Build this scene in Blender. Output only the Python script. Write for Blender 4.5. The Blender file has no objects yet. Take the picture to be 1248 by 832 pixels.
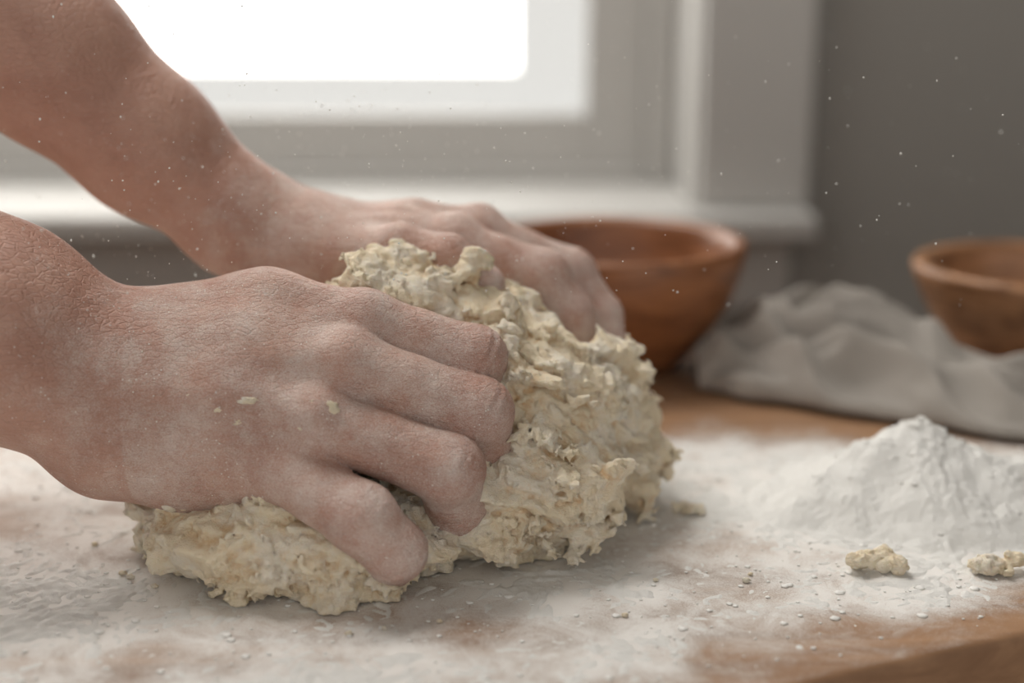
import bpy, math, random
import numpy as np
from mathutils import Vector
random.seed(4); rng=np.random.default_rng(7)
ZT=0.75   # table-top height above floor; all local coords below are relative to the table top
scn=bpy.context.scene

# ------------------------------------------------------------------ helpers
def link(o,parent=None):
    scn.collection.objects.link(o)
    if parent: o.parent=parent
    else: o.location.z=ZT
    return o
def empty(name):
    e=bpy.data.objects.new(name,None); e.empty_display_size=.05
    scn.collection.objects.link(e); e.location.z=ZT; return e
def mesh_obj(name,V,F,mat,parent=None,smooth=True,attrs=None):
    me=bpy.data.meshes.new(name)
    V=np.asarray(V,dtype=np.float32)
    if isinstance(F,np.ndarray):
        nf,nv=F.shape
        me.vertices.add(len(V)); me.vertices.foreach_set('co',V.ravel())
        me.loops.add(nf*nv); me.loops.foreach_set('vertex_index',F.astype(np.int32).ravel())
        me.polygons.add(nf)
        me.polygons.foreach_set('loop_start',np.arange(0,nf*nv,nv,dtype=np.int32))
        me.update(calc_edges=True); me.validate()
    else:
        me.from_pydata(V.tolist(),[],F)
    if attrs:
        for k,a in attrs.items():
            at=me.attributes.new(k,'FLOAT','POINT'); at.data.foreach_set('value',np.asarray(a,dtype=np.float32))
    if smooth: me.polygons.foreach_set('use_smooth',[True]*len(me.polygons))
    if mat: me.materials.append(mat)
    o=bpy.data.objects.new(name,me)
    return link(o,parent)

_perm=rng.integers(0,1<<30,4096)
_g=rng.normal(size=(256,3)); _g/=np.linalg.norm(_g,axis=1)[:,None]; _g=_g.astype(np.float32)
def perlin(P,seed=0):
    P=np.asarray(P,dtype=np.float32)
    I=np.floor(P).astype(np.int64); f=(P-I).astype(np.float32)
    w=f*f*f*(f*(f*6-15)+10)
    out=np.zeros(len(P),np.float32)
    for dx in (0,1):
        hx=(I[:,0]+dx)*73856093; wx=w[:,0] if dx else 1-w[:,0]
        for dy in (0,1):
            hy=(I[:,1]+dy)*19349663; wy=w[:,1] if dy else 1-w[:,1]
            for dz in (0,1):
                hz=(I[:,2]+dz)*83492791; wz=w[:,2] if dz else 1-w[:,2]
                h=hx^hy^hz^(seed*2654435761)
                g=_g[(_perm[(h^(h>>13))&4095])&255]
                d=g[:,0]*(f[:,0]-dx)+g[:,1]*(f[:,1]-dy)+g[:,2]*(f[:,2]-dz)
                out+=wx*wy*wz*d
    return out*1.6
def bil(P,seed,e=.06):
    n=perlin(P,seed); return np.sqrt(n*n+e*e)-e
def sstep(a,b,x):
    t=np.clip((x-a)/(b-a),0,1); return t*t*(3-2*t)

class Grid:
    def __init__(s,lo,hi,h):
        s.lo=np.array(lo,float); s.h=h
        s.n=np.ceil((np.array(hi)-s.lo)/h).astype(int)+1
        s.ax=[(s.lo[i]+h*np.arange(s.n[i])).astype(np.float32) for i in range(3)]
    def new(s): return np.full(s.n,.02,np.float32)
    def box(s,lo,hi):
        a=np.clip(np.floor((np.array(lo)-s.lo)/s.h).astype(int),0,s.n)
        b=np.clip(np.ceil((np.array(hi)-s.lo)/s.h).astype(int)+1,0,s.n)
        return tuple(slice(a[i],b[i]) for i in range(3))
    def xyz(s,sl): return s.ax[0][sl[0]][:,None,None],s.ax[1][sl[1]][None,:,None],s.ax[2][sl[2]][None,None,:]
def smin(d1,d2,k):
    if k<=0: return np.minimum(d1,d2)
    h=np.clip(.5+.5*(d2-d1)/k,0,1); return d2*(1-h)+d1*h-k*h*(1-h)
def cap(G,D,a,b,k,pad=.012):
    A=np.array(a[:3]);B=np.array(b[:3]);ra,rb=a[3],b[3]; r=max(ra,rb)+pad
    sl=G.box(np.minimum(A,B)-r,np.maximum(A,B)+r)
    if any(q.stop<=q.start for q in sl): return
    X,Y,Z=G.xyz(sl); ba=B-A; L=max(float(ba@ba),1e-12)
    h=np.clip(((X-A[0])*ba[0]+(Y-A[1])*ba[1]+(Z-A[2])*ba[2])/L,0,1)
    d=np.sqrt((X-A[0]-h*ba[0])**2+(Y-A[1]-h*ba[1])**2+(Z-A[2]-h*ba[2])**2)-(ra+(rb-ra)*h)
    D[sl]=smin(D[sl],d.astype(np.float32),k)
def ell(G,D,c,r,k,pad=.014,rot=None):
    c=np.array(c);r=np.array(r); m=r.max()+pad
    sl=G.box(c-m,c+m)
    if any(q.stop<=q.start for q in sl): return
    X,Y,Z=G.xyz(sl); X=X-c[0];Y=Y-c[1];Z=Z-c[2]
    if rot is not None:
        X,Y,Z=(rot[0][0]*X+rot[0][1]*Y+rot[0][2]*Z, rot[1][0]*X+rot[1][1]*Y+rot[1][2]*Z, rot[2][0]*X+rot[2][1]*Y+rot[2][2]*Z)
    k0=np.sqrt((X/r[0])**2+(Y/r[1])**2+(Z/r[2])**2)
    k1=np.sqrt((X/r[0]**2)**2+(Y/r[1]**2)**2+(Z/r[2]**2)**2)+1e-9
    D[sl]=smin(D[sl],(k0*(k0-1)/k1).astype(np.float32),k)
def nets(G,D):
    ins=D<0; n=np.array(D.shape)-1
    cnt=np.zeros(n,np.int8)
    cs=[(i,j,k) for i in (0,1) for j in (0,1) for k in (0,1)]
    def sub(A,c): return A[c[0]:c[0]+n[0],c[1]:c[1]+n[1],c[2]:c[2]+n[2]]
    for c in cs: cnt+=sub(ins,c)
    act=(cnt>0)&(cnt<8); ii=np.argwhere(act)
    idx=np.full(n,-1,np.int64); idx[act]=np.arange(len(ii))
    vals={c:D[ii[:,0]+c[0],ii[:,1]+c[1],ii[:,2]+c[2]] for c in cs}
    S=np.zeros((len(ii),3));C=np.zeros(len(ii))
    for c in cs:
        for a in range(3):
            if c[a]==0:
                c2=list(c);c2[a]=1;c2=tuple(c2)
                v0,v1=vals[c],vals[c2]; m=(v0<0)!=(v1<0)
                t=np.where(m,v0/np.where(m,v0-v1,1),0)
                p=np.tile(np.array(c,float),(len(ii),1)); p[:,a]=t
                S+=p*m[:,None]; C+=m
    V=G.lo+(ii+S/C[:,None])*G.h
    F=[]
    for a in range(3):
        b,c=(a+1)%3,(a+2)%3
        s0=[slice(None)]*3;s1=[slice(None)]*3; s0[a]=slice(0,-1);s1[a]=slice(1,None)
        for q in (b,c): s0[q]=slice(1,-1);s1[q]=slice(1,-1)
        i0=ins[tuple(s0)];i1=ins[tuple(s1)]
        for flip in (0,1):
            m=(i0&~i1) if not flip else (~i0&i1)
            e=np.argwhere(m); e[:,b]+=1; e[:,c]+=1
            def g(db,dc):
                q=e.copy();q[:,b]+=db;q[:,c]+=dc; return idx[q[:,0],q[:,1],q[:,2]]
            quad=np.stack([g(-1,-1),g(0,-1),g(0,0),g(-1,0)],1)
            if flip: quad=quad[:,::-1]
            F.append(quad)
    F=np.concatenate(F); F=F[(F>=0).all(1)]
    return V,F
def relax(V,F,it=2,l=.5):
    for _ in range(it):
        S=np.zeros_like(V);C=np.zeros(len(V))
        for a,b in ((0,1),(1,2),(2,3),(3,0)):
            for p,q in ((a,b),(b,a)):
                np.add.at(S,F[:,p],V[F[:,q]]); np.add.at(C,F[:,p],1)
        V=V+l*(S/np.maximum(C,1)[:,None]-V)
    return V

# ------------------------------------------------------------------ material helpers
class M:
    def __init__(s,name,rough=.6,spec=.5):
        s.m=bpy.data.materials.new(name); s.m.use_nodes=True; s.nt=s.m.node_tree; s.b=s.nt.nodes['Principled BSDF']
        s.b.inputs['Roughness'].default_value=rough; s.b.inputs['Specular IOR Level'].default_value=spec
    def n(s,t): return s.nt.nodes.new(t)
    def l(s,a,b): s.nt.links.new(a,b)
    def coord(s,scale=(1,1,1),rot=(0,0,0)):
        t=s.n('ShaderNodeTexCoord'); mp=s.n('ShaderNodeMapping'); mp.inputs['Scale'].default_value=scale; mp.inputs['Rotation'].default_value=rot
        s.l(t.outputs['Object'],mp.inputs['Vector']); return mp.outputs[0]
    def noise(s,vec,scale,detail=4,rough=.5,dist=0):
        x=s.n('ShaderNodeTexNoise'); x.inputs['Scale'].default_value=scale; x.inputs['Detail'].default_value=detail; x.inputs['Roughness'].default_value=rough; x.inputs['Distortion'].default_value=dist
        s.l(vec,x.inputs['Vector']); return x.outputs['Fac']
    def attr(s,name): 
        x=s.n('ShaderNodeAttribute'); x.attribute_name=name; return x.outputs['Fac']
    def rng(s,v,a,b,c=0,d=1):
        x=s.n('ShaderNodeMapRange'); x.interpolation_type='SMOOTHSTEP'
        for i,q in enumerate((a,b,c,d)): x.inputs[i+1].default_value=q
        s.l(v,x.inputs[0]); return x.outputs[0]
    def math(s,op,a,b=0.0):
        x=s.n('ShaderNodeMath'); x.operation=op
        for i,q in enumerate((a,b)):
            if isinstance(q,(int,float)): x.inputs[i].default_value=q
            else: s.l(q,x.inputs[i])
        return x.outputs[0]
    def mix(s,f,a,b):
        x=s.n('ShaderNodeMix'); x.data_type='RGBA'
        for i,q in ((0,f),(6,a),(7,b)):
            if isinstance(q,(int,float)): x.inputs[i].default_value=q
            elif isinstance(q,tuple): x.inputs[i].default_value=(*q,1)
            else: s.l(q,x.inputs[i])
        return x.outputs[2]
    def col(s,c):
        if isinstance(c,tuple): s.b.inputs['Base Color'].default_value=(*c,1)
        else: s.l(c,s.b.inputs['Base Color'])
    def bump(s,h,dist=.001,st=1.0):
        x=s.n('ShaderNodeBump'); x.inputs['Distance'].default_value=dist; x.inputs['Strength'].default_value=st
        s.l(h,x.inputs['Height']); s.l(x.outputs[0],s.b.inputs['Normal'])
    def sss(s,w,r,sc):
        s.b.inputs['Subsurface Weight'].default_value=w; s.b.inputs['Subsurface Radius'].default_value=r; s.b.inputs['Subsurface Scale'].default_value=sc

def skin_mat():
    m=M('floured_skin',.55,.3); v=m.coord()
    n1=m.noise(v,28,3); n2=m.noise(v,180,4)
    c=m.mix(m.rng(n1,.35,.65),(.41,.222,.165),(.50,.292,.222))
    c=m.mix(m.math('MULTIPLY',m.attr('red'),.45),c,(.46,.20,.155))
    c=m.mix(m.math('MULTIPLY',m.rng(n2,.5,.75),.20),c,(.33,.168,.124))
    fl=m.attr('flour')
    vs=m.coord((1,1,1.6)); g=m.noise(vs,1500,3,.75); pat=m.noise(v,55,7,.72)
    d=m.math('ADD',m.math('MULTIPLY',pat,.95),m.math('MULTIPLY',g,1.0))
    d=m.math('ADD',d,m.math('MULTIPLY',fl,.38))
    d=m.math('ADD',d,m.math('MULTIPLY',m.attr('red'),.14))
    dust=m.rng(d,1.10,1.82,0,.72)
    sp=m.n('ShaderNodeTexVoronoi'); sp.inputs['Scale'].default_value=400; m.l(v,sp.inputs['Vector'])
    spk=m.rng(sp.outputs['Distance'],.08,.17,1,0)
    spk=m.math('MULTIPLY',spk,m.rng(m.noise(v,75,2),.50,.60))
    spk=m.math('MULTIPLY',spk,m.math('MULTIPLY',m.math('ADD',fl,.25),.85))
    al=m.math('MAXIMUM',m.math('MULTIPLY',dust,m.rng(fl,0,.5,.1,1)),spk)
    c=m.mix(al,c,(.86,.82,.77)); m.col(c)
    m.l(m.rng(al,0,.6,.5,.92),m.b.inputs['Roughness'])
    m.sss(.12,(.012,.005,.003),1.0)
    wr=m.n('ShaderNodeTexVoronoi'); wr.feature='DISTANCE_TO_EDGE'; wr.inputs['Scale'].default_value=430; m.l(m.coord((.5,1,1)),wr.inputs['Vector'])
    fo=m.noise(m.coord((30,90,90),(0,.5,0)),1.6,4,.6,.6)
    h=m.math('ADD',m.math('MULTIPLY',m.rng(wr.outputs['Distance'],0,.15),.40),m.math('MULTIPLY',m.noise(v,120,5,.6),1.3))
    h=m.math('ADD',h,m.math('MULTIPLY',m.math('MULTIPLY',fo,m.rng(fl,0,.8,.2,1)),2.8))
    h=m.math('ADD',h,m.math('MULTIPLY',al,.5))
    m.bump(h,.0008,.8); return m.m
SKIN=skin_mat()
def dough_mat():
    m=M('shaggy_dough',.9,.15); v=m.coord()
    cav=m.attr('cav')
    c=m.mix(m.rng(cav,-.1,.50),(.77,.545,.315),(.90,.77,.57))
    c=m.mix(m.rng(m.noise(v,50,6,.65),.42,.62,0,.8),c,(.91,.84,.72))
    c=m.mix(m.rng(m.noise(v,500,3,.6),.58,.75,0,.3),c,(.80,.59,.35))
    m.col(c); m.sss(.10,(.006,.004,.002),1.0)
    h=m.math('ADD',m.math('MULTIPLY',m.noise(m.coord((.8,1,1.4),(0,.35,0)),330,7,.68,.3),2.2),m.noise(v,1500,2,.6))
    m.bump(h,.0010,.9); return m.m
DOUGH=dough_mat()
def flour_mat(name='white_flour',b=.0006):
    m=M(name,.95,.05); v=m.coord()
    m.col(m.mix(m.noise(v,90,4),(.78,.765,.73),(.86,.845,.81)))
    if b:
        h=m.math('ADD',m.math('MULTIPLY',m.noise(v,500,6,.8),1.4),m.math('MULTIPLY',m.noise(v,2200,2),.6))
        m.bump(h,b,.85)
    return m.m
FLOUR=flour_mat(); FLOURB=flour_mat('flour_grains',0)
def wood_color(m,dark,light,scale=(3,40,40),rot=(0,0,0)):
    v=m.coord(scale,rot); n=m.noise(v,2.2,6,.6,.8); n2=m.noise(v,9,4,.6)
    c=m.mix(m.rng(n,.3,.7),dark,light)
    return m.mix(m.math('MULTIPLY',m.rng(n2,.45,.7),.35),c,dark),n
def table_mat():
    m=M('floured_worktop_wood',.6,.3)
    c,n=wood_color(m,(.26,.142,.078),(.43,.25,.140),(2.2,26,26),(0,0,math.radians(-10)))
    v=m.coord(); de=m.attr('dens')
    f=m.math('ADD',m.math('MULTIPLY',m.noise(v,40,9,.80,.5),1.35),m.math('MULTIPLY',m.noise(v,1300,3,.8),.7))
    f=m.math('ADD',f,m.math('MULTIPLY',de,.85))
    al=m.rng(f,1.08,1.86,0,.92)
    m.col(m.mix(al,c,(.85,.83,.795))); m.l(m.rng(al,0,.6,.5,.95),m.b.inputs['Roughness'])
    m.bump(m.math('ADD',m.math('MULTIPLY',al,1.5),m.math('MULTIPLY',n,.2)),.0005,.7); return m.m
TABLE=table_mat()
def bowl_mat(name,dark,light,scale,rot,rough=.35):
    m=M(name,rough,.5); c,n=wood_color(m,dark,light,scale,rot); m.col(c); m.bump(n,.0005,.3); return m.m
BOWL1=bowl_mat('red_brown_bowl_wood',(.17,.062,.024),(.33,.135,.055),(10,10,60),(0,.15,0))
BOWL2=bowl_mat('walnut_bowl_wood',(.15,.065,.028),(.42,.21,.10),(12,12,70),(.5,.5,0))
def cloth_mat():
    m=M('linen',.9,.2); v=m.coord()
    c=m.mix(m.noise(v,20,4),(.30,.272,.245),(.40,.368,.332)); m.col(c)
    w=m.n('ShaderNodeTexWave'); w.inputs['Scale'].default_value=420; m.l(v,w.inputs['Vector'])
    m.bump(m.math('ADD',w.outputs['Fac'],m.noise(v,600,2)),.0004,.5)
    return m.m
LINEN=cloth_mat()
def paint(name,c,rough=.6):
    m=M(name,rough,.3); v=m.coord()
    m.col(m.mix(m.noise(v,3,3),tuple(x*.94 for x in c),c)); m.bump(m.noise(v,120,4),.0004,.25); return m.m
WALL=paint('greige_wall_paint',(.30,.287,.265),.8)
TRIM=paint('trim_paint',(.50,.487,.465),.5)
CEIL=paint('ceiling_paint',(.6,.6,.58),.8)
mf=M('floor_boards',.5); cc,nn=wood_color(mf,(.10,.055,.03),(.2,.11,.06),(1.5,14,14)); mf.col(cc); FLOOR=mf.m

def boxes(name,bl,mat,parent=None,bev=.003):
    V=[];F=[]
    for (x0,x1,y0,y1,z0,z1) in bl:
        o=len(V); V+=[(x,y,z) for x in (x0,x1) for y in (y0,y1) for z in (z0,z1)]
        F+=[[o+i for i in f] for f in ([0,1,3,2],[4,6,7,5],[0,4,5,1],[2,3,7,6],[0,2,6,4],[1,5,7,3])]
    ob=mesh_obj(name,V,F,mat,parent,smooth=False)
    if bev:
        b=ob.modifiers.new('bevel','BEVEL'); b.width=bev; b.segments=2; b.limit_method='ANGLE'
    return ob

# ------------------------------------------------------------------ room shell
RX0,RX1,RY0,WY=-2.2,2.4,-1.2,1.34
WX0,WX1,WZ0,WZ1=-1.25,.1735,0.0,1.50
boxes('wall_back',[(RX0,WX0,WY,1.52,-.75,1.75),(WX1,RX1,WY,1.52,-.75,1.75),(WX0,WX1,WY,1.52,-.75,WZ0),(WX0,WX1,WY,1.52,WZ1,1.75)],WALL,bev=0)
boxes('wall_left',[(RX0-.1,RX0,RY0,1.52,-.75,1.75)],WALL,bev=0)
boxes('wall_right',[(RX1,RX1+.1,RY0,1.52,-.75,1.75)],WALL,bev=0)
boxes('ceiling',[(RX0-.1,RX1+.1,RY0,1.52,1.75,1.85)],CEIL,bev=0)
boxes('floor',[(RX0-.1,RX1+.1,RY0-.6,1.52,-.80,-.75)],FLOOR,bev=0)
boxes('baseboard_back',[(RX0,RX1,WY-.015,WY,-.75,-.65)],TRIM)
win=empty('window_1')
boxes('sill',[(WX0-.11,WX1+.105,1.275,1.339,.0,.0224),(WX0+.001,WX1-.001,1.339,1.52,.0005,.0222)],TRIM,win,.004)
boxes('apron',[(WX0-.095,WX1+.09,1.322,WY,-.075,-.0002)],TRIM,win,.004)
boxes('casing',[(WX1,WX1+.1045,1.318,WY,.0226,WZ1+.10),(WX0-.1045,WX0,1.318,WY,.0226,WZ1+.10),(WX0,WX1,1.318,WY,WZ1,WZ1+.10)],TRIM,win,.005)
boxes('jamb',[(WX1-.004,WX1,WY,1.52,.0226,WZ1),(WX0,WX0+.004,WY,1.52,.0226,WZ1),(WX0+.004,WX1-.004,WY,1.52,WZ1-.004,WZ1)],TRIM,win,0)
fx0,fx1=WX0+.0045,WX1-.0045
boxes('frame',[(fx1-.030,fx1,1.485,1.55,.0226,WZ1-.005),(fx0,fx0+.03,1.485,1.55,.0226,WZ1-.005),(fx0+.0305,fx1-.0305,1.485,1.55,.0227,.036),(fx0+.0305,fx1-.0305,1.485,1.55,WZ1-.035,WZ1-.005)],TRIM,win)
boxes('sash',[(.0785,fx1-.0306,1.50,1.54,.0362,WZ1-.0355),(fx0+.0306,fx0+.095,1.50,1.54,.0362,WZ1-.0355),(fx0+.0955,.0783,1.50,1.54,.0362,.091),(fx0+.0955,.0783,1.50,1.54,WZ1-.10,WZ1-.0355)],TRIM,win,.0015)
m=M('skylit_reveal_translucent',.8,.1); m.col((.38,.385,.39)); tr=m.n('ShaderNodeBsdfTranslucent'); tr.inputs[0].default_value=(.125,.128,.13,1)  # translucent colour stands in for sky light on the outer window reveal
ad=m.n('ShaderNodeAddShader'); m.l(m.b.outputs[0],ad.inputs[0]); m.l(tr.outputs[0],ad.inputs[1]); m.l(ad.outputs[0],m.nt.nodes['Material Output'].inputs['Surface'])
V=[];F=[]
for (x0,x1,z0,z1) in ((.0056,.20,.131,1.52),(-1.30,-1.16,.131,1.52),(-1.30,.20,.0,.131)):
    o=len(V); V+=[(x0,1.60,z0),(x1,1.60,z0),(x1,1.60,z1),(x0,1.60,z1)]; F.append([o,o+1,o+2,o+3])
mesh_obj('outer_reveal_sheets',V,F,m.m,win,False)

# ------------------------------------------------------------------ worktop
def yfront(x): return .4475+.4167*(x-.096)
def density(x,y):
    P=np.stack([x,y,np.zeros_like(x)],1)
    d=.83+.30*perlin(P/.08,3)+.24*perlin(P/.03,5)
    e=(y-yfront(x))*.923
    d-=.65*(1-sstep(.0,.055,e))*sstep(-.02,.12,x)
    d-=.25*(1-sstep(.0,.05,e))*(1-sstep(-.02,.12,x))
    d-=.75*sstep(.68,.75,y+.12*np.clip(x-.1,-.1,1))
    d-=.30*np.exp(-((x-.075)/.035)**2-((y-.57)/.035)**2)
    d-=.22*np.exp(-((x+.03)/.10)**2-((y-.49)/.028)**2)
    d-=.15*np.exp(-((x+.22)/.05)**2-((y-.60)/.03)**2)
    d+=.35*np.exp(-((x-.17)/.09)**2-((y-.61)/.06)**2)
    d+=.20*np.exp(-((x+.15)/.08)**2-((y-.50)/.03)**2)
    d-=sstep(.40,.62,np.abs(x))
    return d
nx,ny=340,150
xs=np.linspace(-.80,.85,nx)
GX=np.repeat(xs,ny); T=np.tile(np.linspace(0,1,ny),nx)
GY=yfront(GX)+T*(.935-yfront(GX))
V=np.stack([GX,GY,np.zeros_like(GX)],1); dn=density(GX,GY)
i=np.arange(nx-1)[:,None]*ny+np.arange(ny-1)[None,:]
F=np.stack([i,i+ny,i+ny+1,i+1],-1).reshape(-1,4)
ring=[k*ny for k in range(nx)]+[(nx-1)*ny+k for k in range(1,ny)]+[k*ny+ny-1 for k in range(nx-2,-1,-1)]+[k for k in range(ny-2,0,-1)]
TH=.032; o=len(V); R=len(ring)
side=[]
for dz,ins_ in ((-.0012,-.0012),(-.004,-.002),(-TH,-.002)):
    side.append(V[ring]+np.array([0,0,dz])+np.stack([np.zeros(R),np.where(T[ring]==0,ins_,0),np.zeros(R)],1))
V2=np.concatenate([V]+side); prev=np.array(ring); Fs=[F]
for k in range(3):
    cur=o+k*R+np.arange(R)
    Fs.append(np.stack([prev,cur,np.roll(cur,-1),np.roll(prev,-1)],1)); prev=cur
A=np.concatenate([dn,np.full(3*R,-1.2)])
wt=empty('wooden_worktop')
mesh_obj('top',V2,np.concatenate(Fs),TABLE,wt,True,{'dens':A})
V=[(-.80,yfront(-.80),-TH),(.85,yfront(.85),-TH),(.85,.935,-TH),(-.80,.935,-TH)]
mesh_obj('underside',V,[[0,3,2,1]],TABLE,wt,False,{'dens':[-1.2]*4})
boxes('legs',[(-.74,-.68,.20,.26,-.75,-TH),(-.74,-.68,.86,.92,-.75,-TH),(.76,.82,.80,.86,-.75,-TH),(.70,.76,.87,.92,-.75,-TH) ,(-.68,.70,.88,.90,-.13,-TH)],BOWL2,wt)

# ------------------------------------------------------------------ flour on the table (real thickness)
h=.0011
xs=np.arange(-.34,.40,h); ys=np.arange(.36,.77,h); nx,ny=len(xs),len(ys)
X=np.repeat(xs,ny);Y=np.tile(ys,nx)
P=np.stack([X,Y,np.zeros_like(X)],1)
wn=P+.01*np.stack([perlin(P/.03,11),perlin(P/.03,12),np.zeros_like(X)],1)
cl=perlin(wn/.022,21)*.40+perlin(wn/.009,22)*.40+perlin(wn/.0045,23)*.45+perlin(wn/.0030,24)*.35
t=(density(X,Y)-.96)+cl*.85
edge=(Y-yfront(X)); t=np.where(edge<.006,-1,t)
hgt=np.where(t>0,.0012*(1-np.exp(-t*1.5))+.0009*np.clip(t*1.4,0,1)*(.5+perlin(P/.0035,31)+.8*np.abs(perlin(P/.008,32))),np.maximum(t*.0014,-.0004))
i=(np.arange(nx-1)[:,None]*ny+np.arange(ny-1)[None,:]).ravel()
F=np.stack([i,i+ny,i+ny+1,i+1],-1); F=F[(t[F]>0).any(1)]
V=np.stack([X,Y,hgt],1)
used=np.unique(F); mp=np.full(len(V),-1); mp[used]=np.arange(len(used)); V=V[used];F=mp[F]
def ico(sub=1):
    import bmesh
    b=bmesh.new(); bmesh.ops.create_icosphere(b,subdivisions=sub,radius=1)
    v=np.array([q.co[:] for q in b.verts]); f=[[w.index for w in q.verts] for q in b.faces]; b.free(); return v,f
iv,if_=ico(2)
cv=[];cf=[]
for k in range(2600):
    x=random.uniform(-.32,.40); y=random.uniform(yfront(x)+.01,.76)
    r=random.choice([.0003,.0004,.0004,.0005,.0005,.0006,.0008,.0012])*random.uniform(.7,1.2)
    if density(np.array([x]),np.array([y]))[0]<random.uniform(.1,.9): continue
    q=iv*(1+.12*rng.normal(size=(len(iv),1)))*np.array([r*1.4,r*1.2,r*.5])+np.array([x,y,.0004])
    cf+=[[a+len(cv)*len(iv) for a in f] for f in if_]; cv.append(q)
fd=empty('flour_dusting')
mesh_obj('thin_layer',V,F,FLOUR,fd)
mesh_obj('clumps',np.concatenate(cv),cf,FLOURB,fd)

# flour mound
h=.0009
xs=np.arange(.085,.36,h); ys=np.arange(.53,.74,h); nx,ny=len(xs),len(ys)
X=np.repeat(xs,ny);Y=np.tile(ys,nx); P=np.stack([X,Y,np.zeros_like(X)],1)
dx=X-.185; dy=Y-.625
rx=np.where(dx>0,.092,.064); r=np.sqrt((dx/rx)**2+(dy/.058)**2+.020)-.085
ang=np.arctan2(dy,dx)
r=r*(1+.07*np.sin(3*ang+1)+.05*np.sin(5*ang))
z=.0355*np.where(r<1,np.clip(1-r,0,2)**1.10,(1-r))
cr=np.clip(.5+1.5*perlin(P/.02,47),0,1)
z+=np.where(r<1.3,(.0042*perlin(P/.022,41)+.0020*perlin(P/.009,42)+(.35+cr)*(.0016*np.abs(perlin(P/.0045,43))+.0009*perlin(P/.0026,44))+.0006*perlin(P/.0021,45))*np.clip(1.25-r*.7,0.2,1),0)
z=np.where(z<0,z*.4,z)
z+=.0006
i=(np.arange(nx-1)[:,None]*ny+np.arange(ny-1)[None,:]).ravel()
F=np.stack([i,i+ny,i+ny+1,i+1],-1); F=F[(z[F]>-.0003).any(1)]
V=np.stack([X,Y,np.maximum(z,-.0008)],1); used=np.unique(F); mp=np.full(len(V),-1); mp[used]=np.arange(len(used))
fm=empty('flour_mound')
mesh_obj('heap',V[used],mp[F],FLOUR,fm)
cv=[];cf=[]
zi=z.reshape(nx,ny)
for k in range(130):
    a=random.uniform(0,2*math.pi); q=abs(random.gauss(0,.6)); x=.187+q*.085*math.cos(a); y=.625+q*.062*math.sin(a)
    ix,iy=int((x-xs[0])/h),int((y-ys[0])/h)
    if not(0<=ix<nx and 0<=iy<ny) or zi[ix,iy]<.001: continue
    r=random.choice([.0007,.0010,.0013,.0018])*random.uniform(.7,1.2)
    p=iv*(1+.12*rng.normal(size=(len(iv),1)))*r*np.array([1.2,1.2,.8])+np.array([x,y,zi[ix,iy]-r*.2])
    cf+=[[b+len(cv)*len(iv) for b in f] for f in if_]; cv.append(p)
mesh_obj('small_lumps',np.concatenate(cv),cf,FLOUR,fm)

# ------------------------------------------------------------------ hands
R_palm=[
 [(-.400,.565,.200,.044),(-.345,.563,.166,.045),(-.270,.560,.132,.042),(-.206,.557,.104,.037),(-.168,.556,.084,.030)],
 [(-.340,.560,.160,.044),(-.270,.556,.124,.042),(-.206,.552,.096,.038),(-.162,.549,.067,.029)],
 [(-.168,.562,.088,.026),(-.142,.563,.090,.021),(-.100,.566,.104,.016),(-.0598,.562,.1005,.0125)],
 [(-.165,.553,.078,.025),(-.105,.549,.091,.0165),(-.0663,.543,.0885,.0130)],
 [(-.165,.548,.068,.025),(-.110,.538,.075,.0165),(-.0767,.530,.0695,.0130)],
 [(-.162,.548,.060,.025),(-.115,.538,.058,.0165),(-.0895,.527,.0510,.0130)],
 [(-.160,.551,.058,.026),(-.130,.548,.049,.0225),(-.098,.541,.046,.0185)],
 [(-.130,.565,.070,.024),(-.085,.560,.076,.019)],
 [(-.150,.567,.088,.020),(-.112,.580,.099,.0175)]]
R_f=[
 [(-.0598,.562,.1005,.0134),(-.0165,.562,.0855,.0136),(-.0105,.578,.0600,.0122),(-.0233,.598,.0435,.0102)],
 [(-.0663,.543,.0885,.0140),(-.0144,.543,.0685,.0142),(-.0100,.558,.0440,.0126),(-.0227,.578,.0300,.0104)],
 [(-.0767,.530,.0695,.0138),(-.0253,.525,.0508,.0140),(-.0225,.539,.0290,.0124),(-.0376,.556,.0190,.0102)],
 [(-.0895,.527,.0500,.0138),(-.0574,.507,.0375,.0138),(-.0450,.508,.0235,.0122),(-.0480,.520,.0125,.0100)],
 [(-.112,.580,.099,.0160),(-.098,.603,.090,.0130),(-.086,.622,.080,.0115),(-.075,.638,.070,.0095)]]
L_palm=[
 [(-.335,.655,.345,.044),(-.290,.658,.282,.044),(-.250,.66,.240,.042),(-.211,.66,.2005,.038),(-.1687,.66,.1613,.032),(-.130,.66,.1290,.0245)],
 [(-.130,.655,.127,.0235),(-.092,.650,.115,.019),(-.055,.646,.1155,.0135),(-.0261,.645,.1165,.0120)],
 [(-.130,.66,.128,.0235),(-.088,.663,.116,.018),(-.050,.667,.1175,.0135),(-.0153,.670,.1165,.0120)],
 [(-.125,.665,.122,.022),(-.090,.680,.113,.017),(-.050,.688,.113,.0135),(-.0138,.695,.1090,.0115)],
 [(-.120,.670,.118,.021),(-.090,.693,.106,.017),(-.052,.704,.104,.0135),(-.0206,.715,.0990,.0110)],
 [(-.105,.655,.110,.020),(-.075,.637,.112,.016)],
 [(-.095,.670,.104,.018),(-.045,.680,.100,.014)]]
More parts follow.
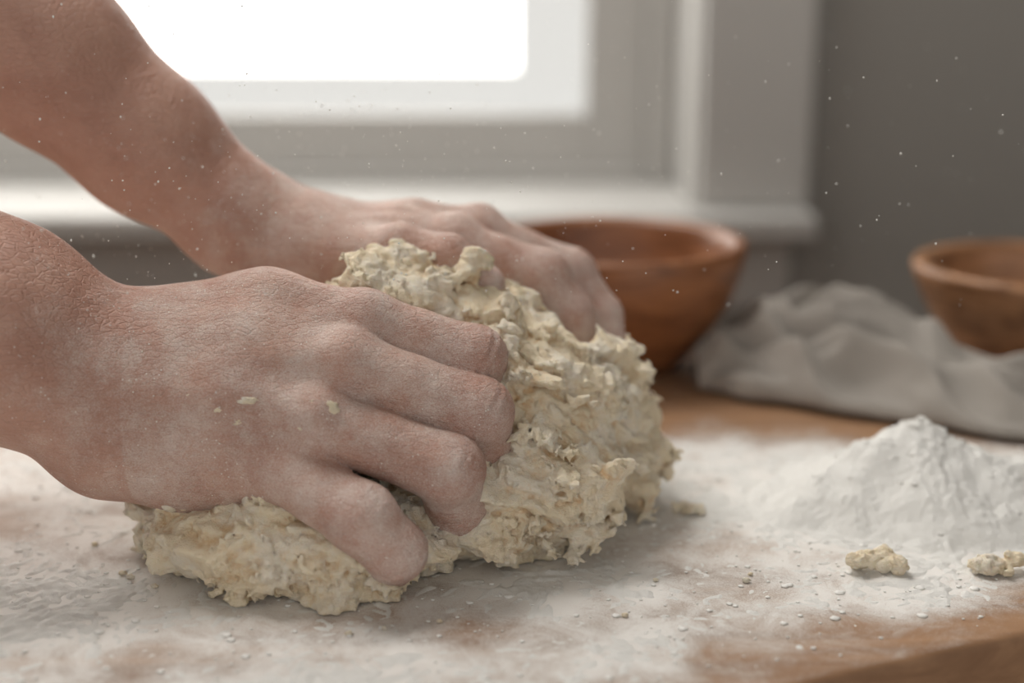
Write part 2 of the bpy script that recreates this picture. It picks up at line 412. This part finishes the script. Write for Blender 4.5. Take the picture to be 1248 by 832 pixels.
L_f=[
 [(-.0261,.645,.1165,.0126),(.0130,.638,.1035,.0128),(.0262,.634,.0860,.0114),(.0299,.632,.0740,.0098)],
 [(-.0153,.670,.1165,.0126),(.0270,.668,.0985,.0124),(.0420,.662,.0790,.0110),(.0455,.656,.0620,.0096)],
 [(-.0138,.695,.1090,.0120),(.0232,.700,.0890,.0114),(.037,.697,.068,.0102),(.040,.690,.052,.0090)],
 [(-.0206,.715,.0990,.0112),(.0110,.722,.0800,.0102),(.024,.719,.062,.0092),(.026,.711,.049,.0082)],
 [(-.075,.637,.112,.0150),(-.050,.622,.118,.0125),(-.028,.613,.1165,.0110),(-.012,.609,.1060,.0092)]]
def hand_sdf(G,palm,fing,wc,tendon=True):
    D=G.new()
    for ch in palm:
        for a,b in zip(ch[:-1],ch[1:]): cap(G,D,a,b,.011)
    wc=np.array(wc); i_,p_=np.array(fing[0][0][:3]),np.array(fing[3][0][:3])
    nrm=np.cross((i_+p_)/2-wc,p_-i_); nrm/=np.linalg.norm(nrm)
    if nrm[2]<0: nrm=-nrm
    for f in fing[:4]:
        k=np.array(f[0][:3])+nrm*.0054; w=wc+.35*(np.array(f[0][:3])-wc)+nrm*.010
        m_=(k+w)/2+nrm*.0050
        cap(G,D,(*k,.0100),(*k,.0100),.004)
        cap(G,D,(*(k+nrm*.003),.0042),(*m_,.0036),.005); cap(G,D,(*m_,.0036),(*w,.003),.005)
    FD=G.new()
    for f in fing:
        E=G.new()
        for j,(a,b) in enumerate(zip(f[:-1],f[1:])):
            A=np.array(a);B=np.array(b); mid=(A+B)/2; mid[3]*=.91
            cap(G,E,A,mid,.003); cap(G,E,mid,B,.003)
        a,b,c=(np.array(q[:3]) for q in f[:3]); bk=b-(a+c)/2; bk/=np.linalg.norm(bk)+1e-9
        q=b+bk*.0030; cap(G,E,(*q,f[1][3]*.86),(*q,f[1][3]*.86),.003)
        FD=smin(FD,E,.0007)
    return smin(D,FD,.0050)
def near_pts(V,pts,s):
    d=np.full(len(V),9.)
    for p in pts: d=np.minimum(d,np.linalg.norm(V-np.array(p[:3]),axis=1))
    return np.exp(-(d/s)**2)
person=empty('person_kneading')
RW,LW=(-.15,.552,.080),(-.11,.66,.118)
def build_hand(name,lo,hi,h,palm,fing,wrist):
    G=Grid(lo,hi,h); D=hand_sdf(G,palm,fing,wrist)
    ii=np.argwhere(np.abs(D)<.004); P=G.lo+ii*G.h; dd=np.zeros(len(P))
    for f in fing[:4]:
        for j in (1,2):
            a,b,c=(np.array(q[:3]) for q in f[j-1:j+2]); ax=(c-a)/np.linalg.norm(c-a); bk=b-(a+c)/2; bk/=np.linalg.norm(bk)+1e-9
            rel=P-b; s=rel@ax; wgt=np.exp(-(s/.0055)**2)*np.clip((rel@bk)/f[j][3],0,1)*(np.linalg.norm(rel,axis=1)<f[j][3]*1.9)
            dd+=wgt*(.00060*np.cos(s*2*math.pi/.0042+1.2*perlin(P/.006,7)))
    D[tuple(ii.T)]+=dd
    V,F=nets(G,D); V=relax(V,F,2,.4)
    kn=[p for f in fing[:4] for p in f[:3]]
    red=near_pts(V,kn,.014)
    tips=near_pts(V,[f[3] for f in fing],.016)
    red=np.clip(red*.8+tips*.8,0,1)
    dw=np.linalg.norm(V-np.array(wrist),axis=1)*np.where(V[:,0]<wrist[0],1,0)
    fl=np.exp(-(dw/.06)**2)*.85+.15*np.exp(-(dw/.16)**2)
    return mesh_obj(name,V,F,SKIN,person,True,{'red':red,'flour':fl}),V
ra,RV=build_hand('right_arm_and_hand',(-.455,.485,-.004),(.012,.655,.255),.0012,R_palm,R_f,RW)
la,LV=build_hand('left_arm_and_hand',(-.39,.590,.028),(.068,.745,.40),.0014,L_palm,L_f,LW)
def nail(f,back,name):
    A=np.array(f[2][:3]);B=np.array(f[3][:3]); ax=(B-A)/np.linalg.norm(B-A)
    n=np.array(back,float); n-=n@ax*ax; n/=np.linalg.norm(n); s=np.cross(ax,n); r=f[3][3]
    V=[];nu,nv=9,9
    for i in range(nu):
        for j in range(nv):
            u=-1+2*i/(nu-1); v=-1+2*j/(nv-1)
            e=1-.25*abs(u)**4 ; a=u*.80
            V.append(B+ax*(v*.0050*e+.001)+ (s*math.sin(a)+n*math.cos(a))*(r+.0001-.0006*max(0,v)))
    F=[[i*nv+j,(i+1)*nv+j,(i+1)*nv+j+1,i*nv+j+1] for i in range(nu-1) for j in range(nv-1)]
    o=mesh_obj(name,V,F,NAIL,person); sm=o.modifiers.new('t','SOLIDIFY'); sm.thickness=.0006
m=M('fingernail',.4); m.col((.58,.36,.29)); NAIL=m.m
for k,f in enumerate(L_f[:4]): 
    A=np.array(f[1][:3]);B=np.array(f[2][:3]);C=np.array(f[3][:3]); nail(f,(B-(A+C)/2)+np.array([.004,0,.002]),'left_nail_%d'%(k+1))
for k,f in enumerate(R_f):
    A=np.array(f[1][:3]);B=np.array(f[2][:3]);C=np.array(f[3][:3]); nail(f,(B-(A+C)/2)+np.array([0,0,.001]),'right_nail_%d'%(k+1))
def fleck(target,size,name,V):
    t=np.array(target); j=np.argmin(np.linalg.norm(V-t,axis=1)); c=V[j]
    v,f=ico(3); nn=perlin(v*1.4+target[0]*90,5)[:,None]+.5*perlin(v*3.1+target[0]*50,6)[:,None]
    q=v*(1+.6*nn)*np.array(size)+c+np.array([0,.0005,-.0003])
    mesh_obj(name,q,f,DOUGH,person,True,{'cav':[.9]*len(q)})
for k,(p,s) in enumerate([((-.0562,.50,.0931),(.0026,.0013,.0030)),((-.1000,.50,.0850),(.0046,.0010,.0014)),((-.1150,.50,.079),(.0016,.0008,.0014)),((-.1045,.50,.0735),(.0018,.0008,.0013)),((-.085,.5,.07),(.0009,.0007,.0009)),((-.13,.5,.09),(.0010,.0007,.0009)),((-.075,.5,.10),(.0008,.0007,.0009))]):
    fleck(p,s,'dough_smear_%d'%(k+1),RV)

# ------------------------------------------------------------------ dough
G=Grid((-.19,.478,-.002),(.105,.70,.142),.00085)
D=G.new()
base=[((-.022,.612,.045),(.076,.068,.060)),((-.040,.610,.078),(.055,.043,.039)),((-.085,.561,.018),(.071,.061,.027)),
      ((.022,.622,.048),(.038,.048,.041)),((-.01,.573,.03),(.060,.042,.034)),((-.127,.590,.014),(.032,.030,.016)),((.035,.62,.024),(.033,.042,.025)),
      ((.028,.648,.084),(.013,.012,.012)),((-.050,.590,.105),(.028,.02,.014))]
for c,r in base: ell(G,D,c,r,.008,pad=.03)
sh=np.argwhere(np.abs(D)<G.h*.7); sh=sh[rng.permutation(len(sh))]
for q in sh[:120]:
    c=G.lo+q*G.h
    if c[2]<.002: continue
    a=rng.uniform(.005,.010); M3=np.linalg.qr(rng.normal(size=(3,3)))[0]
    ell(G,D,c,(a*rng.uniform(1,1.6),a,a*rng.uniform(.6,.9)),.0035,rot=M3)
sh=np.argwhere(np.abs(D)<G.h*.7); sh=sh[rng.permutation(len(sh))]
for q in sh[:2600]:      # crumbs, in patches
    c=G.lo+q*G.h
    if c[2]<.002 or perlin(c[None]/.024,77)[0]<-.05: continue
    a=rng.uniform(.0009,.0024); M3=np.linalg.qr(rng.normal(size=(3,3)))[0]
    ell(G,D,c,(a*rng.uniform(1.0,1.6),a,a*rng.uniform(.8,1)),.0014,pad=.009,rot=M3)
band=np.abs(D)<.0115; ii=np.argwhere(band)
P=(G.lo+ii*G.h).astype(np.float32)
wp=P+.004*np.stack([perlin(P/.016,51),perlin(P/.016,52),perlin(P/.016,53)],1)+.0006*np.stack([perlin(P/.005,54),perlin(P/.005,55),perlin(P/.005,56)],1)
def rot(Q,a,b):
    x=Q[:,0]*math.cos(a)-Q[:,2]*math.sin(a); z=Q[:,0]*math.sin(a)+Q[:,2]*math.cos(a); y=Q[:,1]
    return np.stack([x*math.cos(b)-y*math.sin(b),x*math.sin(b)+y*math.cos(b),z],1)
fo=bil(rot(wp,.35,0)/np.array([.042,.028,.0140]),59)
f1=bil(rot(wp,.45,.2)/np.array([.0120,.0075,.0052]),71,.1); f2=bil(rot(wp,-.35,-.5)/np.array([.0110,.0070,.0052]),72,.1)
mk=perlin(P/.026,74); w1=sstep(-.1,.15,mk)
fib=w1*f1+(1-w1)*f2
b1=bil(wp/.0125,61,.1); b2=bil(wp/.0062,62,.1); b3=bil(wp/.0036,63,.1); b4=perlin(wp/.0023,64)
rag=.55+.8*np.clip(.5+1.4*perlin(P/.022,66),0,1)
disp=.0105*(fo-.24)+.0042*(b1-.22)+.0034*(fib-.22)+rag*(.0028*(b2-.20)+.0030*(b3-.20)+.0015*b4)
D[band]-=disp
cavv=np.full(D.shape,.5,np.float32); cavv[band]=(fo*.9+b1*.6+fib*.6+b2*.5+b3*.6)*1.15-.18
for palm,fing,wc in ((R_palm,R_f,RW),(L_palm,L_f,LW)):
    HD=hand_sdf(G,palm,fing,wc); D=np.maximum(D,-(HD+.0009)); del HD
E=G.new()
for f in L_f[:2]:
    for s in (.010,.020,.032):
        off=np.array([.001,-s,.45*s,0])
        for a,b in ((f[0],f[1]),(f[1],f[2]),(f[2],f[3])):
            A=np.array(a)+off;B=np.array(b)+off; A[3]*=.92;B[3]*=.85; cap(G,E,A,B,.002,pad=.008)
D=np.maximum(D,-E); del E
Z=G.ax[2][None,None,:]; D=np.maximum(D,(.0006-Z)*np.ones_like(D))
D[0]=D[-1]=.02; D[:,0]=D[:,-1]=.02; D[:,:,0]=D[:,:,-1]=.02
V,F=nets(G,D)
lab=np.arange(len(V))
for _ in range(400):
    mn=lab[F].min(1); new=lab.copy()
    for q in range(4): np.minimum.at(new,F[:,q],mn)
    new=new[new]
    if (new==lab).all(): break
    lab=new
u,cn=np.unique(lab,return_counts=True); keep=np.isin(lab,u[cn==cn.max()]); F=F[keep[F[:,0]]]
mp=np.cumsum(keep)-1; V=V[keep]; F=mp[F]
V=relax(V,F,1,.5)
qi=np.clip(np.round((V-G.lo)/G.h).astype(int),0,np.array(D.shape)-1)
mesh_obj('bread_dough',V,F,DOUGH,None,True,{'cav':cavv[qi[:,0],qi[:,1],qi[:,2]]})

def crumb(c,s,seed):
    G=Grid((c[0]-s*1.6,c[1]-s*1.6,-.001),(c[0]+s*1.6,c[1]+s*1.6,s*1.5),.0006); D=G.new()
    rr=np.random.default_rng(seed)
    for k in range(13):
        a=s*rr.uniform(.18,.38); p=(c[0]+s*rr.uniform(-.75,.75),c[1]+s*rr.uniform(-.4,.4),a*.7+rr.uniform(0,.35)*s)
        ell(G,D,p,(a*1.2,a,a*.8),.0012,pad=.005)
    ii=np.argwhere(np.abs(D)<.006); P=(G.lo+ii*G.h)
    D[tuple(ii.T)]-=.0028*(np.abs(perlin(P/.005,seed))-.25)+.0016*(np.abs(perlin(P/.0026,seed+1))-.25)
    D=np.maximum(D,(.0005-G.ax[2][None,None,:])*np.ones_like(D))
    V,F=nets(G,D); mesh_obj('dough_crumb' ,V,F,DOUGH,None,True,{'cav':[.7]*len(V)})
crumb((.0803,.606,0),.0070,71); crumb((.1495,.541,0),.0110,75); crumb((.1990,.540,0),.0115,83)
v3,f3_=ico(3); cv=[];cf=[]
for k in range(14):
    a=random.uniform(-math.pi*.95,.1); x=-.035+random.gauss(.128,.018)*math.cos(a); y=.590+random.gauss(.100,.012)*math.sin(a)
    if y<yfront(x)+.01: continue
    r=random.choice([.0008,.001,.0013])
    q=v3*(1+.5*perlin(v3*1.6+k*7.3,5)+.3*perlin(v3*3.5+k*3.1,6))[:,None]*np.array([r*1.3,r,r*.8])+np.array([x,y,r*.6+.0003])
    cf+=[[b+len(cv)*len(v3) for b in f] for f in f3_]; cv.append(q)
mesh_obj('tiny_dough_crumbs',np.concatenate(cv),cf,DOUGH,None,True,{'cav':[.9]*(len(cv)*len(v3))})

# ------------------------------------------------------------------ bowls
def lathe(name,prof,c,mat,seg=128):
    V=[];F=[];n=len(prof)
    for s in range(seg):
        a=2*math.pi*s/seg
        for r,z in prof: V.append((c[0]+r*math.cos(a),c[1]+r*math.sin(a),z))
    for s in range(seg):
        for k in range(n-1):
            a=s*n+k;b=((s+1)%seg)*n+k; F.append([a,b,b+1,a+1])
    o=mesh_obj(name,V,F,mat); sd=o.modifiers.new('sub','SUBSURF'); sd.levels=sd.render_levels=1; return o
bowlprof=[(.0005,.001),(.038,.001),(.042,.0015),(.044,.004),(.050,.010),(.061,.022),(.071,.038),(.078,.056),(.0815,.070),(.0825,.0765),(.0815,.0795),(.078,.0800),(.0735,.0785),(.0715,.075),(.069,.060),(.062,.042),(.050,.025),(.035,.014),(.015,.011),(.0005,.0105)]
lathe('wooden_bowl',bowlprof,(.062,.862),BOWL1)
p2=[(.0005,.001),(.036,.001),(.040,.002),(.043,.005),(.053,.015),(.064,.030),(.071,.044),(.0755,.056),(.0765,.0605),(.0750,.0635),(.071,.064),(.0655,.0625),(.064,.058),(.059,.042),(.050,.027),(.034,.016),(.015,.012),(.0005,.0115)]
lathe('wooden_bowl',p2,(.327,.865),BOWL2)

# ------------------------------------------------------------------ linen towel
def interp(x,pts): return np.interp(x,[p[0] for p in pts],[p[1] for p in pts])
nx,ny=340,170
S=np.repeat(np.linspace(0,1,nx),ny);Tt=np.tile(np.linspace(0,1,ny),nx)
X=.108+S*.39
yf=interp(X,[(.108,.795),(.13,.775),(.19,.742),(.27,.700),(.36,.665),(.50,.625)])
yb=interp(X,[(.108,.825),(.13,.865),(.16,.915),(.22,.92),(.25,.85),(.285,.805),(.36,.785),(.50,.79)])
Y=yf+Tt*(yb-yf)
crest=interp(X,[(.108,.010),(.125,.024),(.15,.038),(.195,.047),(.225,.040),(.255,.026),(.30,.020),(.40,.020),(.50,.015)])
prof=np.clip(np.sin(np.pi*np.clip(Tt,0,1)**.85),0,1)**.6
P=np.stack([X,Y,np.zeros_like(X)],1)
a=math.radians(-35); U=X*math.cos(a)+Y*math.sin(a); W_=-X*math.sin(a)+Y*math.cos(a)
Q=np.stack([U/.10,W_/.030,np.zeros_like(U)],1); Q[:,1]+=.7*perlin(np.stack([U/.06,W_/.06,U*0],1),91)
fold=1-np.abs(perlin(Q,92))*3.4; fold2=1-np.abs(perlin(Q*np.array([1.6,2.3,1]),93))*2.6
Z=crest*prof*(.45+.55*fold)+prof*(.013*fold2)+.0025
Z=np.maximum(Z,.0022+.0006*perlin(P/.01,94))
Y=Y+.007*perlin(P/.035,95)
i=(np.arange(nx-1)[:,None]*ny+np.arange(ny-1)[None,:]).ravel()
F=np.stack([i,i+ny,i+ny+1,i+1],-1)
o=mesh_obj('linen_towel',np.stack([X,Y,Z],1),F,LINEN); sd=o.modifiers.new('thick','SOLIDIFY'); sd.thickness=.0014; sd.offset=0
sm=o.modifiers.new('sm','SMOOTH'); sm.iterations=5

# ------------------------------------------------------------------ airborne flour
v,f=ico(1); cv=[];cf=[]
for k in range(1500):
    r=random.choice([.00017,.0002,.00022,.00025,.0003,.00036,.00045])
    if k%2: p=np.array([random.gauss(-.05,.16),random.uniform(.49,.85),abs(random.gauss(.0,.08))+.115])
    else: p=np.array([random.gauss(-.13,.10),random.uniform(.50,.72),abs(random.gauss(.0,.06))+.11])
    cf+=[[a+len(cv)*len(v) for a in q] for q in f]; cv.append(v*r*np.array([1,1,random.uniform(.7,1.4)])+p)
mesh_obj('airborne_flour_specks',np.concatenate(cv),cf,FLOURB)

# ------------------------------------------------------------------ lights
w=bpy.data.worlds.new('overcast'); scn.world=w; w.use_nodes=True; nt=w.node_tree
bg=nt.nodes['Background']; tc=nt.nodes.new('ShaderNodeTexCoord'); sx=nt.nodes.new('ShaderNodeSeparateXYZ'); nt.links.new(tc.outputs['Generated'],sx.inputs[0])
mr=nt.nodes.new('ShaderNodeMapRange'); mr.interpolation_type='SMOOTHSTEP'; nt.links.new(sx.outputs['Y'],mr.inputs[0]); mr.inputs[1].default_value=-.1; mr.inputs[2].default_value=.35
mx=nt.nodes.new('ShaderNodeMix'); mx.data_type='RGBA'; nt.links.new(mr.outputs[0],mx.inputs[0])
mx.inputs[6].default_value=(.80,.775,.74,1); mx.inputs[7].default_value=(4.0,3.9,3.7,1)
nt.links.new(mx.outputs[2],bg.inputs[0]); bg.inputs[1].default_value=1.0
al=bpy.data.lights.new('top_fill_panel','AREA'); al.shape='RECTANGLE'; al.size=1.0; al.size_y=.7; al.energy=28; al.color=(1,.97,.93)  # unseen area light added overhead to brighten flour and dough from above
ao=bpy.data.objects.new('top_fill_panel',al); scn.collection.objects.link(ao); ao.location=(-.50,1.08,ZT+1.66)
ao.rotation_euler=(Vector((0,.6,ZT))-ao.location).to_track_quat('-Z','Y').to_euler()

cam=bpy.data.cameras.new('camera'); co=bpy.data.objects.new('camera',cam); scn.collection.objects.link(co)
co.location=(0,0,ZT+.24); co.rotation_euler=(math.radians(90-14.7),0,0)
cam.lens=50; cam.sensor_width=36; cam.clip_start=.01
cam.dof.use_dof=True; cam.dof.focus_distance=.565; cam.dof.aperture_fstop=3.0
scn.camera=co
scn.view_settings.view_transform='Standard'
